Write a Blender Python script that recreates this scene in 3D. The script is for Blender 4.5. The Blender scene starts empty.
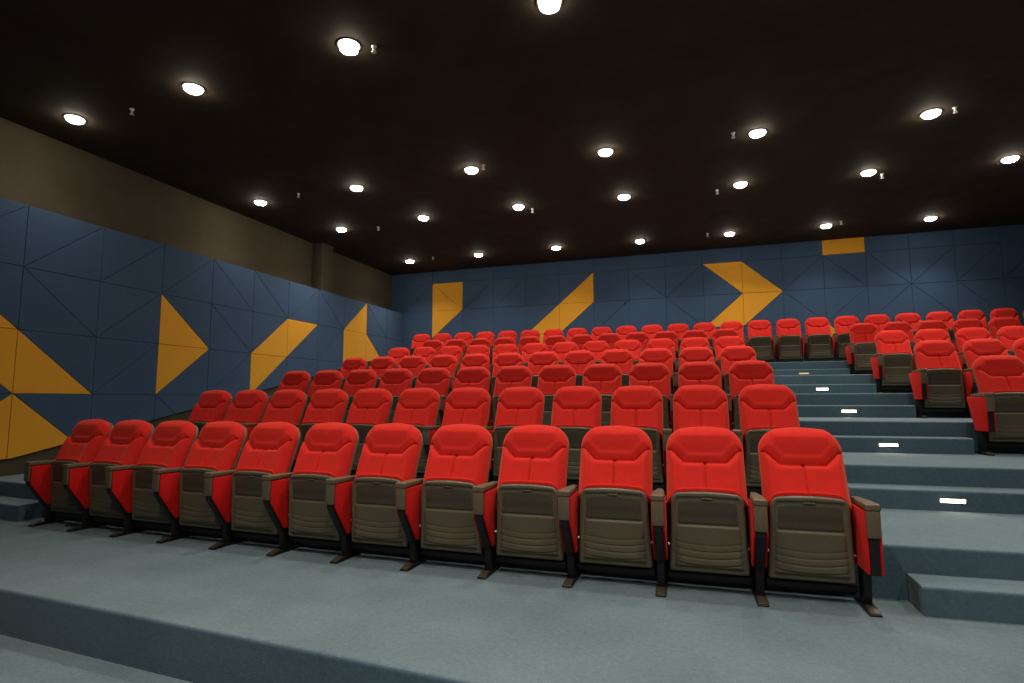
import bpy, bmesh, math, random
from mathutils import Vector, Matrix
random.seed(7)
D = bpy.data
C = bpy.context.scene.collection
R = math.radians

# ------------------------------------------------------------------ render look
sc = bpy.context.scene
sc.view_settings.view_transform = 'Standard'
sc.view_settings.look = 'None'
sc.view_settings.exposure = 0.0
try:
    sc.cycles.use_denoising = True
    sc.cycles.max_bounces = 6
    sc.cycles.diffuse_bounces = 4
    sc.cycles.sample_clamp_indirect = 4.0
except Exception:
    pass

# ------------------------------------------------------------------ materials
def new_mat(name):
    m = D.materials.new(name); m.use_nodes = True
    nt = m.node_tree
    return m, nt, nt.nodes['Principled BSDF']

def L(nt, a, b): nt.links.new(a, b)

def coord(nt, scale=(1, 1, 1), kind='Object'):
    tc = nt.nodes.new('ShaderNodeTexCoord'); mp = nt.nodes.new('ShaderNodeMapping')
    mp.inputs['Scale'].default_value = scale
    L(nt, tc.outputs[kind], mp.inputs['Vector'])
    return mp.outputs['Vector']

def noise(nt, vec, scale, detail=4, rough=.6):
    n = nt.nodes.new('ShaderNodeTexNoise')
    n.inputs['Scale'].default_value = scale; n.inputs['Detail'].default_value = detail; n.inputs['Roughness'].default_value = rough
    L(nt, vec, n.inputs['Vector']); return n

def ramp(nt, fac, stops):
    r = nt.nodes.new('ShaderNodeValToRGB'); e = r.color_ramp.elements
    e[0].position, e[0].color = stops[0][0], (*stops[0][1], 1)
    e[1].position, e[1].color = stops[-1][0], (*stops[-1][1], 1)
    for p, c in stops[1:-1]:
        k = e.new(p); k.color = (*c, 1)
    L(nt, fac, r.inputs['Fac']); return r.outputs['Color']

def bump(nt, b, h, strength, dist=.002):
    n = nt.nodes.new('ShaderNodeBump'); n.inputs['Strength'].default_value = strength; n.inputs['Distance'].default_value = dist
    L(nt, h, n.inputs['Height']); L(nt, n.outputs['Normal'], b.inputs['Normal'])

def scl(c, k): return tuple(min(1, v*k) for v in c)

def fabric(name, col, var=.12, nscale=260, big=9, rough=.9, sheen=0, sheen_tint=(1, 1, 1), bstr=.35, bdist=.001):
    m, nt, b = new_mat(name); v = coord(nt)
    n1 = noise(nt, v, nscale, 2, .6); n2 = noise(nt, v, big, 4, .55)
    mx = nt.nodes.new('ShaderNodeMix'); mx.data_type = 'FLOAT'; mx.inputs[0].default_value = .45
    L(nt, n1.outputs['Fac'], mx.inputs[2]); L(nt, n2.outputs['Fac'], mx.inputs[3])
    L(nt, ramp(nt, mx.outputs[0], [(.3, scl(col, 1-var)), (.7, scl(col, 1+var))]), b.inputs['Base Color'])
    b.inputs['Roughness'].default_value = rough; b.inputs['Specular IOR Level'].default_value = .15
    if sheen:
        b.inputs['Sheen Weight'].default_value = sheen; b.inputs['Sheen Roughness'].default_value = .45; b.inputs['Sheen Tint'].default_value = (*sheen_tint, 1)
    bump(nt, b, n1.outputs['Fac'], bstr, bdist)
    return m

def plain(name, col, rough=.5, metal=0, var=.06, nscale=30, spec=.4):
    m, nt, b = new_mat(name); v = coord(nt); n = noise(nt, v, nscale, 4, .6)
    L(nt, ramp(nt, n.outputs['Fac'], [(.3, scl(col, 1-var)), (.7, scl(col, 1+var))]), b.inputs['Base Color'])
    b.inputs['Roughness'].default_value = rough; b.inputs['Metallic'].default_value = metal; b.inputs['Specular IOR Level'].default_value = spec
    return m

def glow(name, col, strength):
    m, nt, b = new_mat(name)
    b.inputs['Base Color'].default_value = (*col, 1); b.inputs['Emission Color'].default_value = (*col, 1); b.inputs['Emission Strength'].default_value = strength
    return m

def carpet(name, a, bb):
    m, nt, b = new_mat(name); v = coord(nt)
    n1 = noise(nt, v, 150, 3, .75); n2 = noise(nt, v, 1.6, 5, .6); n3 = noise(nt, v, 38, 3, .65)
    m1 = nt.nodes.new('ShaderNodeMix'); m1.data_type = 'FLOAT'; m1.inputs[0].default_value = .42
    L(nt, n1.outputs['Fac'], m1.inputs[2]); L(nt, n2.outputs['Fac'], m1.inputs[3])
    m2 = nt.nodes.new('ShaderNodeMix'); m2.data_type = 'FLOAT'; m2.inputs[0].default_value = .3
    L(nt, m1.outputs[0], m2.inputs[2]); L(nt, n3.outputs['Fac'], m2.inputs[3])
    L(nt, ramp(nt, m2.outputs[0], [(.32, a), (.68, bb)]), b.inputs['Base Color'])
    b.inputs['Roughness'].default_value = 1; b.inputs['Specular IOR Level'].default_value = .05
    b.inputs['Sheen Weight'].default_value = .12; b.inputs['Sheen Roughness'].default_value = .6
    bump(nt, b, n1.outputs['Fac'], .6, .004)
    return m

def perforated(name, col, hole):
    m, nt, b = new_mat(name); v = coord(nt, (1, 1, 1))
    vo = nt.nodes.new('ShaderNodeTexVoronoi'); vo.inputs['Scale'].default_value = 105; vo.inputs['Randomness'].default_value = .12
    L(nt, v, vo.inputs['Vector'])
    L(nt, ramp(nt, vo.outputs['Distance'], [(.28, hole), (.36, col)]), b.inputs['Base Color'])
    b.inputs['Roughness'].default_value = .6
    bump(nt, b, vo.outputs['Distance'], .4, .002)
    return m

M = {}
M['velvet'] = fabric('red_velvet', (.60, .019, .013), .10, 300, 14, .85, .55, (1, .24, .13), .25, .0008)
M['pad'] = fabric('red_side_fabric', (.55, .008, .008), .08, 300, 10, .9, .3, (1, .12, .08), .2, .0006)
M['shell'] = plain('olive_plastic', (.105, .088, .052), .42, 0, .07, 60)
M['perf'] = perforated('perforated_plastic', (.060, .048, .028), (.012, .010, .007))
M['arm'] = plain('olive_brown_armrest', (.125, .092, .055), .38, 0, .10, 45)
M['black'] = plain('black_steel', (.0075, .007, .0065), .45, .0, .1, 40)
M['foot'] = plain('bronze_foot', (.10, .078, .045), .35, .5, .15, 60)
M['bolt'] = plain('zinc_bolt', (.55, .52, .48), .3, .9)
M['carpet'] = carpet('blue_grey_carpet', (.052, .088, .104), (.158, .215, .234))
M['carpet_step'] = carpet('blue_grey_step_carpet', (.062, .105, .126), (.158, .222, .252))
M['carpet_riser_shade'] = carpet('blue_grey_carpet_riser_shade', (.042, .082, .110), (.098, .162, .202))  # same carpet, with the risers' shade put into a darker, bluer colour
M['navy'] = fabric('navy_felt', (.052, .094, .168), .10, 220, 2.2, .95, .15, (.6, .75, 1), .3, .001)
M['yellow'] = fabric('yellow_felt', (.80, .375, .036), .06, 220, 2.5, .95, .1, (1, .8, .4), .3, .001)
M['groove'] = plain('dark_backing', (.012, .014, .017), .9)
M['olive_wall'] = plain('olive_brown_paint', (.082, .070, .045), .9, 0, .08, 3, .1)
M['ceiling'] = plain('near_black_paint', (.046, .036, .024), .85, 0, .18, 2.5, .15)
M['dark'] = plain('dark_wall_paint', (.02, .018, .016), .9)
M['lamp'] = glow('downlight_lens', (1.0, .90, .74), 75)
M['lampring'] = plain('downlight_rim', (.05, .045, .04), .4, .2)
M['steplamp'] = glow('step_light_lens', (1.0, .80, .56), 30)
M['stepdim'] = glow('step_light_dim_lens', (.9, .72, .35), .35)
M['stepframe'] = plain('step_light_frame', (.28, .24, .18), .4, .3)
M['white'] = plain('white_enamel', (.85, .83, .78), .4)

# ------------------------------------------------------------------ mesh helpers
def mesh(name, verts, faces, mat, parent=None, smooth=False, loc=None, mats=None, fm=None):
    me = D.meshes.new(name); me.from_pydata([tuple(v) for v in verts], [], [tuple(f) for f in faces])
    for mm in ([mat] if mats is None else mats): me.materials.append(mm)
    if fm: me.polygons.foreach_set('material_index', fm)
    bm = bmesh.new(); bm.from_mesh(me)
    bmesh.ops.remove_doubles(bm, verts=bm.verts, dist=1e-6)
    bmesh.ops.recalc_face_normals(bm, faces=bm.faces)
    bm.to_mesh(me); bm.free()
    if smooth: me.polygons.foreach_set('use_smooth', [True]*len(me.polygons))
    o = D.objects.new(name, me); C.objects.link(o)
    if parent: o.parent = parent
    if loc: o.location = loc
    return o

def from_bm(name, bm, mat, parent=None, smooth=False, angle=None):
    bmesh.ops.recalc_face_normals(bm, faces=bm.faces)
    me = D.meshes.new(name); bm.to_mesh(me); bm.free(); me.materials.append(mat)
    if smooth:
        me.polygons.foreach_set('use_smooth', [True]*len(me.polygons))
        if angle is not None:
            try: me.set_sharp_from_angle(angle=angle)
            except Exception: pass
    o = D.objects.new(name, me); C.objects.link(o)
    if parent: o.parent = parent
    return o

def bm_box(bm, x0, x1, y0, y1, z0, z1):
    vs = [bm.verts.new(p) for p in ((x0,y0,z0),(x1,y0,z0),(x1,y1,z0),(x0,y1,z0),(x0,y0,z1),(x1,y0,z1),(x1,y1,z1),(x0,y1,z1))]
    fs = [bm.faces.new([vs[i] for i in f]) for f in ((0,3,2,1),(4,5,6,7),(0,1,5,4),(1,2,6,5),(2,3,7,6),(3,0,4,7))]
    return vs, fs

def bev(bm, w, seg=2):
    bmesh.ops.bevel(bm, geom=bm.edges[:], offset=w, segments=seg, profile=.5, affect='EDGES', clamp_overlap=True)

def box(name, x0, x1, y0, y1, z0, z1, mat, parent=None, b=0, seg=2):
    bm = bmesh.new(); bm_box(bm, x0, x1, y0, y1, z0, z1)
    if b: bev(bm, b, seg)
    return from_bm(name, bm, mat, parent, bool(b), R(40))

def prism(name, prof, x0, x1, mat, parent=None, b=0, seg=2):
    """a (y, z) outline pushed along x"""
    bm = bmesh.new()
    a = [bm.verts.new((x0, y, z)) for y, z in prof]; c = [bm.verts.new((x1, y, z)) for y, z in prof]
    n = len(prof)
    bm.faces.new(a); bm.faces.new(c[::-1])
    for i in range(n): bm.faces.new([a[i], c[i], c[(i+1) % n], a[(i+1) % n]])
    if b: bev(bm, b, seg)
    return from_bm(name, bm, mat, parent, bool(b), R(40))

def bm_cyl(bm, r0, r1, z0, z1, n=24, off=(0, 0, 0), axis='z'):
    def P(x, y, z):
        p = (x, y, z) if axis == 'z' else (z, x, y) if axis == 'x' else (x, z, y)
        return (p[0]+off[0], p[1]+off[1], p[2]+off[2])
    a = [bm.verts.new(P(r0*math.cos(2*math.pi*i/n), r0*math.sin(2*math.pi*i/n), z0)) for i in range(n)]
    c = [bm.verts.new(P(r1*math.cos(2*math.pi*i/n), r1*math.sin(2*math.pi*i/n), z1)) for i in range(n)]
    bm.faces.new(a[::-1]); bm.faces.new(c)
    for i in range(n): bm.faces.new([a[i], a[(i+1) % n], c[(i+1) % n], c[i]])

def lathe(name, prof, mat, parent=None, n=28):
    vs, fs = [], []
    for r, z in prof:
        for i in range(n): vs.append((r*math.cos(2*math.pi*i/n), r*math.sin(2*math.pi*i/n), z))
    for k in range(len(prof)-1):
        for i in range(n): fs.append((k*n+i, k*n+(i+1) % n, (k+1)*n+(i+1) % n, (k+1)*n+i))
    o = mesh(name, vs, fs, mat, parent, True)
    return o

def tag(o, label, cat, group=None, kind=None):
    o['label'] = label; o['category'] = cat
    if group: o['group'] = group
    if kind: o['kind'] = kind
    return o

def empty(name, loc=(0, 0, 0)):
    o = D.objects.new(name, None); C.objects.link(o); o.location = loc; o.empty_display_size = .1
    return o

def copy_tree(o, parent=None):
    c = o.copy(); C.objects.link(c)
    if parent is not None: c.parent = parent
    for ch in list(o.children): copy_tree(ch, c)
    return c

# ------------------------------------------------------------------ measured layout (metres; floor of the front row is z = 0)
CAM = (5.5714, -3.8845, 1.1422); YAW, PIT, ROL, FPX = R(18.28114), R(5.91911), R(-.15232), 567.27
ROWY = [0, 1.4972, 2.9875, 4.5323, 6.1196, 7.665, 8.9617]
ROWX = [0, -.0147, -.0154, -.0452, -.0704, -.0704, -.9897]
DZ, DXP, XR0, XM = .3052, .56, 8.5694, 4.1387
def cy(x, r): return (.0087-.0022*r)*(x-XM)**2
def wx(u): v = u-3.3; return u-.0026*v*v-.0005*v**3
XL, XU, YB, ZC = -1.915, -2.293, 9.512, 4.54
XE, YF = 12.4, -7.0
AX0, AX1 = 6.655, 8.06        # the stepped aisle
LX1 = -.66                    # right end of the left aisle's half steps
HD = .25

# ------------------------------------------------------------------ the setting
def tier_mesh(name, yf, yb, x0, x1, z0, z1, mat, n=48, r=.018):
    """carpeted platform whose front edge follows the curve yf(x), with a rounded nosing"""
    vs, fs = [], []
    prof = lambda f, b: [(f, z0), (f, z1-r)] + [(f+r-r*math.cos(a), z1-r+r*math.sin(a)) for a in (R(22.5), R(45), R(67.5), R(90))] + [(b, z1), (b, z0)]
    np_ = 8
    for i in range(n+1):
        x = x0+(x1-x0)*i/n
        for y, z in prof(yf(x), yb(x)): vs.append((x, y, z))
    for i in range(n):
        for k in range(np_):
            a, b = i*np_+k, i*np_+(k+1) % np_
            fs.append((a, b, b+np_, a+np_))
    fs.append(tuple(range(np_))[::-1]); fs.append(tuple(n*np_+k for k in range(np_)))
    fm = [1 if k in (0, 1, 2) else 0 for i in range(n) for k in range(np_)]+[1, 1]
    return mesh(name, vs, fs, mat, mats=[mat, M['carpet_riser_shade']], fm=fm)

PITZ = -.264
def stage_edge(x): return -1.43-.06*(x-1.43)
o = box('floor', XU-.2, XE+.2, YF, YB+.2, PITZ-.15, PITZ, M['carpet']); tag(o, 'blue-grey carpet of the lowest floor strip below the front step', 'floor', kind='structure')
o = tier_mesh('floor_tier', stage_edge, lambda x: ROWY[0]+cy(x, 0)+.10, XL-.02, XE, PITZ, 0, M['carpet'])
tag(o, 'wide blue-grey carpeted platform the front row stands on', 'floor', kind='structure')
nth = ['', 'first', 'second', 'third', 'fourth', 'fifth', 'sixth', 'seventh', 'eighth', 'ninth', 'tenth', 'eleventh', 'twelfth', 'thirteenth', 'fourteenth', 'fifteenth', 'sixteenth',
       'seventeenth', 'eighteenth', 'nineteenth', 'twentieth', 'twenty-first', 'twenty-second', 'twenty-third', 'twenty-fourth', 'twenty-fifth', 'twenty-sixth']
rowname = ['front row', 'second row', 'third row', 'fourth row', 'fifth row', 'sixth row', 'back row']
def front_of(i): return lambda x: ROWY[i-1]+cy(x, i-1)-.03
for i in range(1, 7):
    back = (lambda x, i=i: front_of(i+1)(x)+.02) if i < 6 else (lambda x: YB)
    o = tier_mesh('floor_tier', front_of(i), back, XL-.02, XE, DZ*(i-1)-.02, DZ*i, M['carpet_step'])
    tag(o, f'blue-grey carpeted riser platform under the {rowname[i]} of seats', 'floor', kind='structure')
    f = lambda x, i=i: front_of(i)(x)-HD
    b = lambda x, i=i: front_of(i)(x)+.005
    o = tier_mesh('aisle_step', f, b, AX0, AX1, DZ*(i-1)-.005, DZ*(i-.5), M['carpet_step'], 12)
    tag(o, f'carpeted half step in the stair aisle leading up to the {rowname[i]} platform', 'step', 'carpeted aisle half steps', 'structure')
    o = tier_mesh('aisle_step', f, b, XL-.02, LX1, DZ*(i-1)-.005, DZ*(i-.5), M['carpet_step'], 12)
    tag(o, f'carpeted half step beside the left wall leading up to the {rowname[i]} platform', 'step', 'carpeted aisle half steps', 'structure')

o = box('ceiling', XU-.2, XE+.2, YF, YB+.2, ZC, ZC+.10, M['ceiling']); tag(o, 'near-black painted ceiling dotted with round downlights', 'ceiling', kind='structure')
o = box('wall_right', XE, XE+.2, YF, YB+.2, PITZ, ZC, M['navy']); tag(o, 'dark blue right side wall of the hall', 'wall', kind='structure')
o = box('wall_front', XU-.2, XE+.2, YF-.2, YF, PITZ, ZC, M['dark']); tag(o, 'dark wall facing the seats at the stage end', 'wall', kind='structure')

# left wall: olive upper wall set back, thicker lower wall carrying the felt panels
W1, Y01, ZT1, H1 = .9042, .5166, 3.4594, .7414
bm = bmesh.new()
bm_box(bm, XU-.2, XU, YF, YB+.2, PITZ, ZC)
bm_box(bm, XU-.05, XL-.034, YF, YB, PITZ, ZT1-.004)
wall_left = from_bm('wall_left', bm, M['olive_wall']); tag(wall_left, 'left side wall, olive above and clad in navy felt panels below', 'wall', kind='structure')
o = box('trim_1', XU, XU+.25, 6.17, 6.56, ZT1-.2, ZC, M['olive_wall'], None, .006); tag(o, 'square olive pilaster rising above the left wall panels', 'pilaster', kind='structure')

# back wall
W2, XB2, ZB2, H2 = .8232, -.8622, 4.2107, .7256
o = wall_back = box('wall_back', XU-.2, XE+.2, YB, YB+.2, PITZ, ZC, M['groove']); tag(o, 'back wall clad in navy felt panels with yellow shapes', 'wall', kind='structure')
def bcol(a): u = a-8; return XB2+W2*(a-.0044*u*u-.0001*u**3) if a > -2 else XB2+W2*(a-.0044*100+.1)

def clip(poly, a, b, c):
    """keep the side of a convex polygon where a*p + b*q + c >= 0"""
    out = []
    for i in range(len(poly)):
        p, q = poly[i], poly[(i+1) % len(poly)]
        dp, dq = a*p[0]+b*p[1]+c, a*q[0]+b*q[1]+c
        if dp >= 0: out.append(p)
        if dp*dq < 0:
            t = dp/(dp-dq); out.append((p[0]+(q[0]-p[0])*t, p[1]+(q[1]-p[1])*t))
    return out

def area(poly): return .5*sum(poly[i][0]*poly[(i+1) % len(poly)][1]-poly[(i+1) % len(poly)][0]*poly[i][1] for i in range(len(poly)))

def inset(poly, d):
    if area(poly) < 0: poly = poly[::-1]
    out = poly
    n = len(poly)
    for i in range(n):
        p, q = poly[i], poly[(i+1) % n]
        ex, ey = q[0]-p[0], q[1]-p[1]; l = math.hypot(ex, ey)
        if l < 1e-6: continue
        nx, ny = -ey/l, ex/l
        out = clip(out, nx, ny, -(nx*p[0]+ny*p[1])-d)
        if len(out) < 3: return []
    return out

def panel_pieces(bm, polys, to3, depth, gap, ch):
    """each polygon becomes a felt tile with chamfered edges; to3(p, q, h) places it"""
    for poly in polys:
        a = inset(poly, gap); b = inset(poly, gap+ch)
        if len(a) < 3 or len(a) != len(b): 
            if len(a) < 3: continue
            b = a
        n = len(a)
        v0 = [bm.verts.new(to3(*p, .002)) for p in a]; v1 = [bm.verts.new(to3(*p, depth-ch)) for p in a]
        bm.faces.new(v0[::-1])
        for i in range(n): bm.faces.new([v0[i], v0[(i+1) % n], v1[(i+1) % n], v1[i]])
        if b is a: bm.faces.new(v1); continue
        v2 = [bm.verts.new(to3(*p, depth)) for p in b]
        bm.faces.new(v2)
        for i in range(n): bm.faces.new([v1[i], v1[(i+1) % n], v2[(i+1) % n], v2[i]])

def cells(cols, rows, diag, pos):
    """split grid cells into polygons. diag[(c, r)] is '/' or '\\\\'. yields (c, r, half, polygon)"""
    for c in cols:
        for r in rows:
            tl, tr, br, bl = pos(c, r), pos(c+1, r), pos(c+1, r+1), pos(c, r+1)
            d = diag.get((c, r))
            if d == '/':
                yield c, r, 'u', [bl, tr, tl]
                yield c, r, 'l', [bl, br, tr]
            elif d == '\\':
                yield c, r, 'u', [tl, br, tr]
                yield c, r, 'l', [tl, bl, br]
            else:
                yield c, r, 'f', [bl, br, tr, tl]

# which cells carry a diagonal joint, and which halves are yellow ('u' above the joint, 'l' below it, 'f' whole)
dl = {(-1,0):'/', (0,0):'/', (1,0):'/', (2,0):'/', (3,0):'\\', (4,0):'\\', (5,0):'/', (6,0):'\\', (7,0):'/', (8,0):'\\',
      (-1,1):'\\', (0,1):'\\', (1,1):'/', (2,1):'\\', (3,1):'\\', (4,1):'/', (5,1):'/', (6,1):'/', (8,1):'\\',
      (-1,2):'\\', (0,2):'\\', (1,2):'/', (2,2):'/', (3,2):'/', (4,2):'/', (-1,3):'/', (0,3):'\\', (1,3):'/', (2,3):'\\'}
yl = {(0,2,'l'):0, (-1,2,'u'):0, (-1,1,'l'):0, (0,3,'l'):1, (-1,3,'l'):1, (2,1,'l'):2, (2,2,'u'):2,
      (4,1,'l'):3, (5,1,'u'):3, (4,2,'u'):3, (7,0,'l'):4, (7,1,'f'):4, (8,1,'l'):4}
pos_l = lambda c, r: (Y01+c*W1, ZT1-r*H1)
RK0 = (Y01+.04, ZT1-4*H1); SL = .2155     # the panels' lower edge rakes up with the seating
groups = {k: [] for k in range(5)}; blue = []
for c, r, h, poly in cells(range(-8, 10), range(0, 4), dl, pos_l):
    poly = clip(poly, -SL, 1, SL*RK0[0]-RK0[1])
    poly = clip(poly, -1, 0, YB-.04)
    if len(poly) < 3 or abs(area(poly)) < 2e-4: continue
    k = yl.get((c, r, h))
    (blue if k is None else groups[k]).append(poly)
TH = .032
left3 = lambda p, q, h: (XL-.032+h, p, q)
bm = bmesh.new(); panel_pieces(bm, blue, left3, TH, .0028, .003)
from_bm('felt_cladding', bm, M['navy'], wall_left)
ylab = ['large yellow felt parallelogram at the far left of the left wall', 'yellow felt triangle pointing up, low at the far left of the left wall',
        'yellow felt triangle pointing right on the left wall', 'yellow felt slanted parallelogram on the left wall behind the second row seats',
        'yellow felt flared shape nearest the back corner on the left wall']
for k in range(5):
    bm = bmesh.new(); panel_pieces(bm, groups[k], left3, TH, .0028, .003)
    o = from_bm('acoustic_panel', bm, M['yellow']); tag(o, ylab[k], 'wall panel', 'yellow felt wall panels')

db = {(-1,1):'/', (0,1):'\\', (1,1):'/', (2,1):'/', (3,1):'\\', (4,1):'/', (6,1):'\\', (7,1):'/', (8,1):'\\', (9,1):'\\', (10,1):'/', (11,1):'\\', (12,1):'\\', (13,1):'/', (14,1):'/', (15,1):'/',
      (0,2):'/', (3,2):'/', (4,2):'/', (5,2):'/', (7,2):'\\', (8,2):'/', (9,2):'/', (10,2):'\\', (11,2):'/', (12,2):'/', (13,2):'\\', (14,2):'\\', (15,2):'\\',
      (3,3):'/', (10,3):'/', (11,3):'\\'}
yb_ = {(0,1,'u'):0, (0,1,'l'):0, (0,2,'u'):0, (4,1,'l'):1, (4,2,'u'):1, (3,2,'l'):1, (3,3,'u'):1,
       (8,1,'u'):2, (9,1,'l'):2, (9,2,'u'):2, (8,2,'l'):2, (11,0,'f'):3, (10,3,'l'):4, (11,3,'l'):4}
def pos_b(c, r): return (bcol(c), ZC-.002 if r == 0 else ZB2-(r-1)*H2)
groups = {k: [] for k in range(5)}; blue = []
for c, r, h, poly in cells(range(-3, 17), range(0, 5), db, pos_b):
    poly = clip(poly, 1, 0, -(XU+.004)); poly = clip(poly, -1, 0, XE-.004); poly = clip(poly, 0, 1, -(DZ*6+.01))
    if len(poly) < 3 or abs(area(poly)) < 2e-4: continue
    k = yb_.get((c, r, h))
    (blue if k is None else groups[k]).append(poly)
back3 = lambda p, q, h: (p, YB-h, q)
bm = bmesh.new(); panel_pieces(bm, blue, back3, TH, .0028, .003)
from_bm('felt_cladding', bm, M['navy'], wall_back)
ylab = ['yellow felt flag shape at the left end of the back wall', 'yellow felt diagonal stripe on the back wall above the middle seats', 'large yellow felt chevron pointing right on the back wall',
        'small yellow felt rectangle touching the ceiling on the back wall', 'yellow felt triangle mostly hidden behind the back row seats at the aisle']
for k in range(5):
    bm = bmesh.new(); panel_pieces(bm, groups[k], back3, TH, .0028, .003)
    o = from_bm('acoustic_panel', bm, M['yellow']); tag(o, ylab[k], 'wall panel', 'yellow felt wall panels')

# ------------------------------------------------------------------ the seat
PIT = .545                     # seat spacing the seat is drawn for
FX = PIT/2

def sstep(a, b, x):
    t = max(0, min(1, (x-a)/(b-a))); return t*t*(3-2*t)

def seg_dist(px, py, pts):
    best = 9
    for (ax, ay), (bx, by) in zip(pts, pts[1:]):
        dx, dy = bx-ax, by-ay; t = max(0, min(1, ((px-ax)*dx+(py-ay)*dy)/(dx*dx+dy*dy)))
        best = min(best, math.hypot(px-ax-dx*t, py-ay-dy*t))
    return best

def slab(name, place, hw, Lv, nx, ny, front, back, mat, parent=None, crown=0.0, even=.5):
    """closed cushion-like body: outline half width hw(v), front(u, v, e) and back(u, v, e) heights, e = distance to the rim"""
    vs, fs = [], []
    for side in (0, 1):
        for j in range(ny+1):
            t = j/ny; t = (1-even)*t+even*(.5-.5*math.cos(math.pi*t)); v = t*Lv; w_ = hw(v)
            for i in range(nx+1):
                q = -1+2*i/nx; s = (1-even)*q+even*math.sin(math.pi/2*q); u = s*w_
                e = max(0, min(w_-abs(u), Lv-v, v))
                if i in (0, nx) or j in (0, ny): e = 0
                vv = v+crown*(1-s*s)*t**6
                h = front(u, v, e) if side == 0 else back(u, v, e)
                vs.append(place(u, vv, h))
        base = side*(nx+1)*(ny+1)
        for j in range(ny):
            for i in range(nx):
                a = base+j*(nx+1)+i; f = (a, a+1, a+nx+2, a+nx+1)
                fs.append(f if side == 0 else f[::-1])
    return mesh(name, vs, fs, mat, parent, True)

def dome(e, r, p=2.2): k = 1-min(e/r, 1); return (1-k**p)**(1/p)

def rounded(wb, wt, Lv, rt, rb=0.0):
    def f(v):
        w_ = wb+(wt-wb)*v/Lv
        if v > Lv-rt:
            c = min(1, (v-(Lv-rt))/rt); w_ -= rt*(1-max(0, 1-c**2.2)**(1/2.2))
        if rb and v < rb:
            c = min(1, (rb-v)/rb); w_ -= rb*(1-math.sqrt(max(0, 1-c*c)))
        return w_
    return f

seat0 = empty('theater_seat')
# backrest, reclined
TB = R(23); LB = .485; BY, BZ = -.193, .510
def place_back(u, v, w): return (u, BY+v*math.sin(TB)-w*math.cos(TB), BZ+v*math.cos(TB)+w*math.sin(TB))
seam = [(-.30, LB-.148), (-.200, LB-.160), (-.122, LB-.242), (.122, LB-.242), (.200, LB-.160), (.30, LB-.148)]
mid = [(0, LB-.248), (0, LB-.405)]
def seam_v(u):
    a = abs(u)
    for (x0, y0), (x1, y1) in zip(seam[3:], seam[4:]):
        if x0 <= a <= x1: return y0+(y1-y0)*(a-x0)/(x1-x0)
    return seam[3][1] if a < .122 else seam[-1][1]
def back_front(u, v, e):
    h = .052*dome(e, .06)
    ds = seg_dist(u, v, seam); dm = seg_dist(u, v, mid)
    sv = seam_v(u)
    if v > sv:                                   # head pillow, leaning forward towards its top
        inn = min(ds, max(0, e))
        h += .014*sstep(0, .05, inn)+.024*sstep(0, .17, v-(LB-.242))*sstep(.03, .085, e)
        h -= .007*sstep(.035, .095, e)*sstep(.02, .07, ds)              # flat pillow face inside a raised rim
    else:
        h += .010*sstep(0, .03, ds)*sstep(0, .05, e)
        h += .014*sstep(.10, .20, abs(u))*sstep(.0, .05, e)*sstep(0, .05, ds)      # side bolsters
        h += .012*sstep(0, .02, dm)*sstep(.0, .05, e)
    h -= .018*math.exp(-(ds/.0058)**2)*sstep(.004, .02, e)
    h -= .013*math.exp(-(dm/.0055)**2)
    return h
hb = rounded(.2305, .229, LB, .145)
backrest = slab('backrest', place_back, hb, LB, 110, 110, back_front, lambda u, v, e: -.034*dome(e, .035), M['velvet'], seat0, .012)
hs = rounded(.231, .231, LB, .147)
slab('back_shell', place_back, hs, LB+.004, 24, 32, lambda u, v, e: -.020-.002*dome(e, .02), lambda u, v, e: -.020-.050*dome(e, .05, 2)-.01*sstep(0, .2, e), M['shell'], backrest, .012)

# seat, tipped up: the moulded underside faces the front
TS = math.atan2(.050, .470); LS = .473; SY, SZ = -.206, .120
def place_seat(u, v, w): return (u, SY-v*math.sin(TS)-w*math.cos(TS), SZ+v*math.cos(TS)-w*math.sin(TS))
hc = rounded(.212, .203, LS+.022, .070, .03)
seat = slab('seat', place_seat, hc, LS+.022, 30, 36, lambda u, v, e: -.006+.004*dome(e, .03), lambda u, v, e: -.006-.032*dome(e, .03, 2.2), M['velvet'], seat0, .006)
hsh = rounded(.2265, .202, LS, .055, .018)
def shell_front(u, v, e):
    h = .010+.016*dome(e, .016)
    if e > .02: h -= .006*sstep(.022, .030, e)
    if v < LS*.60:
        h += .008*sstep(LS*.60, LS*.575, v)*sstep(.026, .045, e)
        for k, v0 in enumerate((.045, .088, .128, .165)):
            vv = v0+.022*(u/.2)**2
            h -= .0045*math.exp(-((v-vv)/.0042)**2)*sstep(.02, .04, e)*(1, 1, 1, .7)[k]
        h += .010*sstep(.19, .05, v)*sstep(.02, .06, e)
    return h
slab('seat_shell', place_seat, hsh, LS, 56, 110, shell_front, lambda u, v, e: .004-.010*dome(e, .02), M['shell'], seat, .008, .25)
hpf = rounded(.178, .170, LS*.31, .03, .012)
slab('perforated_panel', lambda u, v, w: place_seat(u, v+LS*.605, w), hpf, LS*.31, 12, 12, lambda u, v, e: .018+.005*dome(e, .006), lambda u, v, e: .012, M['perf'], seat, .004)
bm = bmesh.new(); bm_box(bm, -.030, .030, -.003, .003, -.006, .002); bev(bm, .002)
hd = from_bm('seat_label_slot', bm, M['arm'], seat); hd.location = place_seat(0, LS-.028, .024); hd.rotation_euler.x = -TS
for s in (-1, 1):
    bm = bmesh.new(); bm_cyl(bm, .010, .008, -.006, .006, 12, (0, 0, 0), 'x'); p = from_bm('pivot_bolt', bm, M['bolt'], seat, True, R(40)); p.location = (s*.2225, -.228, .275)

# dark cover between the feet, under the back
box('rear_cover', -.242, .242, -.135, -.105, .035, .50, M['black'], seat0, .006)
box('crossbar', -.235, .235, -.205, -.145, .070, .110, M['black'], seat0, .006)

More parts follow.
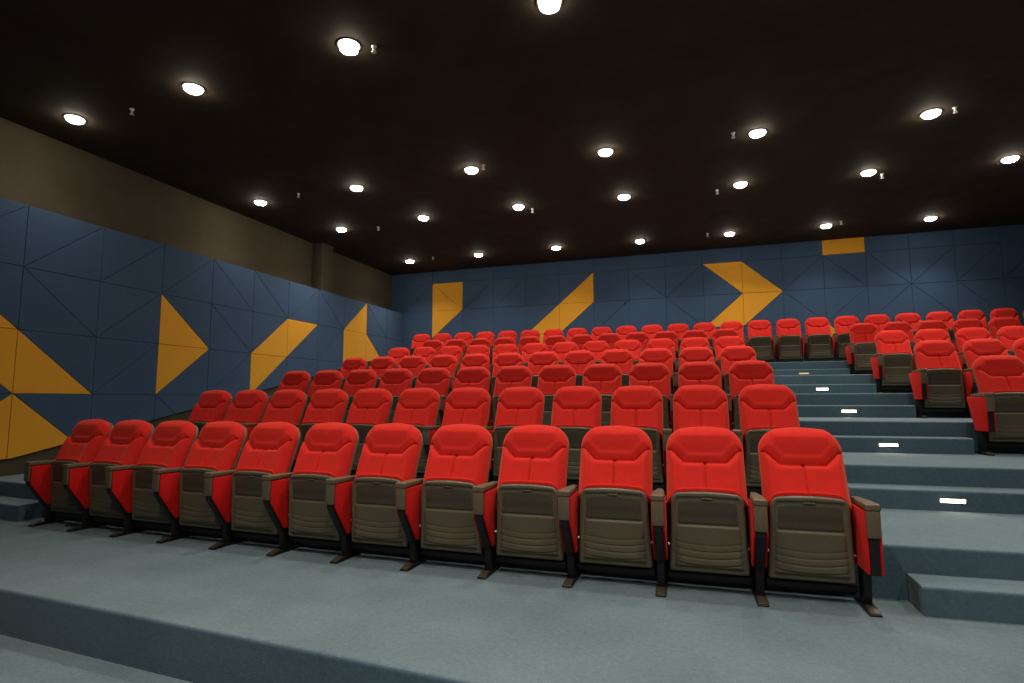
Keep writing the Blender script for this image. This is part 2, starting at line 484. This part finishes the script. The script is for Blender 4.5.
# one side: black frame, red pads on both faces, olive armrest, post and foot; the aisle ends have a fuller, straight-fronted panel
def side(x, host, full=False):
    if full:
        prof = [(-.415, .555), (-.415, .222), (-.170, .222), (-.030, .555)]
        pp = [(-.412, .552), (-.412, .225), (-.175, .225), (-.045, .552)]
    else:
        prof = [(-.415, .555), (-.415, .385), (-.262, .165), (-.130, .165), (-.075, .555)]
        pp = [(-.404, .552), (-.404, .388), (-.256, .182), (-.160, .182), (-.150, .552)]
    fr = prism('side_frame', prof, x-.024, x+.024, M['black'], host, .005)
    for s in (-1, 1):
        a, b = sorted((x+s*.0245, x+s*.0385)); prism('fabric_pad', pp, a, b, M['pad'], fr, .006, 3)
    bm = bmesh.new()                            # armrest: tapered cap and front block in one piece
    top = [(-.429, .038), (-.40, .038), (-.225, .033), (-.19, .026), (-.090, .020)]
    ring = []
    for y, hw in top:
        z1 = .588+(.004 if y < -.39 else 0)-.006*sstep(-.25, -.08, y); ring.append([bm.verts.new(p) for p in ((x-hw, y, .556), (x+hw, y, .556), (x+hw, y, z1), (x-hw, y, z1))])
    for a, b in zip(ring, ring[1:]):
        for i in range(4): bm.faces.new([a[i], a[(i+1) % 4], b[(i+1) % 4], b[i]])
    bm.faces.new(ring[0][::-1]); bm.faces.new(ring[-1])
    bmesh.ops.recalc_face_normals(bm, faces=bm.faces)
    bev(bm, .008, 3)
    vs, _ = bm_box(bm, x-.0345, x+.0345, -.425, -.408, .415, .572)
    bmesh.ops.bevel(bm, geom=list({e for v in vs for e in v.link_edges}), offset=.006, segments=2, profile=.5, affect='EDGES')
    from_bm('armrest', bm, M['arm'], fr, True, R(35))
    lg = prism('leg', [(-.260, .24), (-.235, .010), (-.165, .010), (-.145, .24)], x-.021, x+.021, M['black'], host, .004)
    prism('foot_plate', [(-.362, 0), (-.362, .010), (-.300, .022), (-.130, .022), (-.06, .010), (-.06, 0)], x-.030, x+.030, M['black'], lg, .003)
    prism('foot_cap', [(-.358, .0112), (-.300, .0225), (-.262, .0235), (-.262, .0285), (-.303, .0275), (-.358, .0165)], x-.025, x+.025, M['foot'], lg, .0015)

SIDES = {}
for key, x, full in (('r', FX, False), ('l', -FX, False), ('R', FX, True), ('L', -FX, True)):
    SIDES[key] = empty('spare_side'); side(x, SIDES[key], full)

placed = []
def seat_at(u, row, group, label, sides):
    x = wx(u); xa, xb = wx(u-DXP/2), wx(u+DXP/2)
    o = copy_tree(seat0) if placed else seat0
    placed.append((o, sides))
    o.location = ((xa+xb)/2, ROWY[row]+cy(x, row), DZ*row)
    o.scale = ((xb-xa)/PIT, 1, 1)
    o.rotation_euler.z = math.atan(2*(.0087-.0022*row)*(x-XM))
    tag(o, label, 'seat', group)
    return o
GS = 'red tip-up seats in the rows'
for row in range(6):
    for j in range(12):
        k = 12-j
        where = 'at the stair aisle end' if k == 1 else f'{nth[k]} from the stair aisle' if k < 12 else 'at the left wall end'
        seat_at(ROWX[row]+j*DXP, row, GS, f'red velvet seat, {rowname[row]} of left block, {where}', ('l' if j == 0 else '')+('R' if k == 1 else 'r'))
n6 = 24
for j in range(n6):
    where = 'at its left end' if j == 0 else f'{nth[j+1]} from its left end'
    seat_at(ROWX[6]+j*DXP, 6, GS, f'red velvet seat in the back row against the wall, {where}', 'lr' if j == 0 else 'r')
nright = {2: 2, 3: 3, 4: 4, 5: 6}
for row, n in nright.items():
    for j in range(n):
        where = 'beside the stair aisle' if j == 0 else f'{nth[j+1]} from the stair aisle'
        seat_at(XR0+ROWX[row]+j*DXP, row, GS, f'red velvet seat, {rowname[row]} of right block, {where}', 'Lr' if j == 0 else 'r')
for o, sides in placed:            # sides are added once every seat body has been copied
    for key in sides:
        for ch in list(SIDES[key].children): copy_tree(ch, o)
def purge(o):
    for ch in list(o.children): purge(ch)
    D.objects.remove(o)
for k in SIDES: purge(SIDES[k])

# ------------------------------------------------------------------ lamps
lamp0 = empty('downlight')
lathe('rim', [(.092, 0), (.118, 0), (.120, -.006), (.112, -.010), (.094, -.008), (.092, 0)], M['lampring'], lamp0)
lathe('lens', [(.091, -.001), (.091, -.010), (.087, -.026), (.068, -.040), (.035, -.047), (.0, -.049)], M['lamp'], lamp0, 24)
def lamp_data(name, power):
    l = D.lights.new(name, 'AREA'); l.shape = 'DISK'; l.size = .17; l.energy = power; l.color = (1.0, .93, .83); l.spread = R(120); return l
LAMP = lamp_data('downlight_lamp', 15); LAMPL = lamp_data('downlight_lamp_soft', 5); LAMPF = lamp_data('downlight_lamp_bright', 31)
def add_lamp(o, data):
    l = D.objects.new('lamp', data); C.objects.link(l); l.parent = o; l.location = (0, 0, -.052); l.visible_camera = True
lights = [
 ('row nearest the camera', [(-1.48, .666), (.438, .601), (2.485, .492), (4.463, .518)]),
 ('second row from the camera', [(-1.483, 3.725), (.457, 3.677), (2.473, 3.606), (4.45, 3.629), (6.382, 3.692), (8.302, 3.816)]),
 ('third row from the camera', [(-1.09, 5.489), (.781, 5.371), (2.643, 5.364), (4.47, 5.462), (6.291, 5.494), (8.086, 5.599), (9.864, 5.694)]),
 ('row nearest the back wall', [(-1.061, 8.252), (.754, 8.216), (2.62, 8.206), (4.455, 8.282), (6.255, 8.313), (8.029, 8.35), (9.807, 8.467)])]
out_of_frame = [(6.40, .55), (8.35, .62), (10.2, .7), (10.2, 3.85),
                (2.48, -2.3), (4.46, -2.3), (6.4, -2.3), (8.35, -2.3), (4.46, -4.6), (6.4, -4.6), (8.35, -4.6)]
first = True; add_lamp_later = []
for rn, ps in lights:
    for k, (x, y) in enumerate(ps):
        o = lamp0 if first else copy_tree(lamp0); first = False
        o.location = (x, y, ZC); add_lamp_later.append((o, LAMPL if x < 1 and y < 4 else LAMP))
        tag(o, f'glowing round ceiling downlight, {nth[k+1]} from the left in the {rn}', 'ceiling light', 'round ceiling downlights')
for k, (x, y) in enumerate(out_of_frame):
    o = copy_tree(lamp0); o.location = (x, y, ZC); add_lamp_later.append((o, LAMPF if y < 0 and 2 < x < 7 else LAMP))
    tag(o, 'round ceiling downlight above the front of the hall, outside the picture', 'ceiling light', 'downlights out of view')

for o, dta in add_lamp_later: add_lamp(o, dta)

# small sprinkler heads
sp0 = empty('sprinkler_head')
lathe('body', [(.0, 0), (.026, 0), (.026, -.006), (.013, -.010), (.013, -.040), (.0, -.042)], M['white'], sp0, 14)
bm = bmesh.new(); bm_cyl(bm, .024, .024, -.066, -.062, 14)
for s in (-1, 1): bm_box(bm, s*.012-.003, s*.012+.003, -.003, .003, -.064, -.038)
from_bm('deflector', bm, M['white'], sp0)
spr = [(-.618, .719, 'right of the leftmost near downlight'), (2.704, .582, 'right of the third near downlight'), (-.598, 3.6, 'right of the leftmost light in the second row'),
       (2.699, 3.512, 'right of the third light in the second row'), (-.325, 5.611, 'between the first two lights of the third row'), (-.356, 8.082, 'between the first two lights by the back wall'),
       (2.84, 5.57, 'right of the third light in the third row'), (6.085, 3.607, 'left of the fifth light in the second row'), (5.945, 5.649, 'left of the fifth light in the third row'),
       (5.826, 8.167, 'left of the fifth light by the back wall'), (8.52, 3.754, 'right of the sixth light in the second row'), (8.302, 5.752, 'right of the sixth light in the third row'),
       (8.243, 8.126, 'right of the sixth light by the back wall')]
for k, (x, y, w) in enumerate(spr):
    o = sp0 if k == 0 else copy_tree(sp0); o.location = (x, y, ZC)
    tag(o, 'tiny white ceiling sprinkler head '+w, 'sprinkler', 'ceiling sprinkler heads')

# step lights in the half steps' risers
sl0 = empty('step_light')
bm = bmesh.new(); bm_box(bm, -.087, .087, -.006, -.0005, -.019, .019); bev(bm, .002)
from_bm('frame', bm, M['stepframe'], sl0)
bm = bmesh.new(); bm_box(bm, -.077, .077, -.0095, -.0062, -.0115, .0115); bev(bm, .0012)
from_bm('lens', bm, M['steplamp'], sl0)
made = []
for i in (2, 3, 4, 5, 6):
    x = 7.338
    o = sl0 if not made else copy_tree(sl0); made.append(o)
for i, o in zip((2, 3, 4, 5, 6), made):
    x = 7.338
    o.location = (x, front_of(i)(x)-HD, DZ*(i-1)+.078)
    lit = 'dim amber unlit' if i == 6 else 'bright'
    tag(o, f'{lit} rectangular step light in the aisle step below the {rowname[i]}', 'step light', 'aisle step lights')
    if i == 6:
        for ch in o.children:
            if ch.name.startswith('lens'):
                ch.data = ch.data.copy(); ch.data.materials[0] = M['stepdim']

# ------------------------------------------------------------------ world and camera
w = D.worlds.new('world'); sc.world = w; w.use_nodes = True
w.node_tree.nodes['Background'].inputs['Color'].default_value = (.02, .02, .022, 1)
w.node_tree.nodes['Background'].inputs['Strength'].default_value = .3
cam = D.cameras.new('camera'); co = D.objects.new('camera', cam); C.objects.link(co)
cam.sensor_width = 36; cam.lens = FPX/1024*36; cam.clip_start = .05
f = Vector((-math.sin(YAW)*math.cos(.103309), math.cos(YAW)*math.cos(.103309), math.sin(.103309)))
r = Vector((math.cos(YAW), math.sin(YAW), 0)); u = r.cross(f)
r2 = r*math.cos(ROL)+u*math.sin(ROL); u2 = -r*math.sin(ROL)+u*math.cos(ROL)
mt = Matrix((r2, u2, -f)).transposed().to_4x4(); mt.translation = CAM
co.matrix_world = mt
sc.camera = co
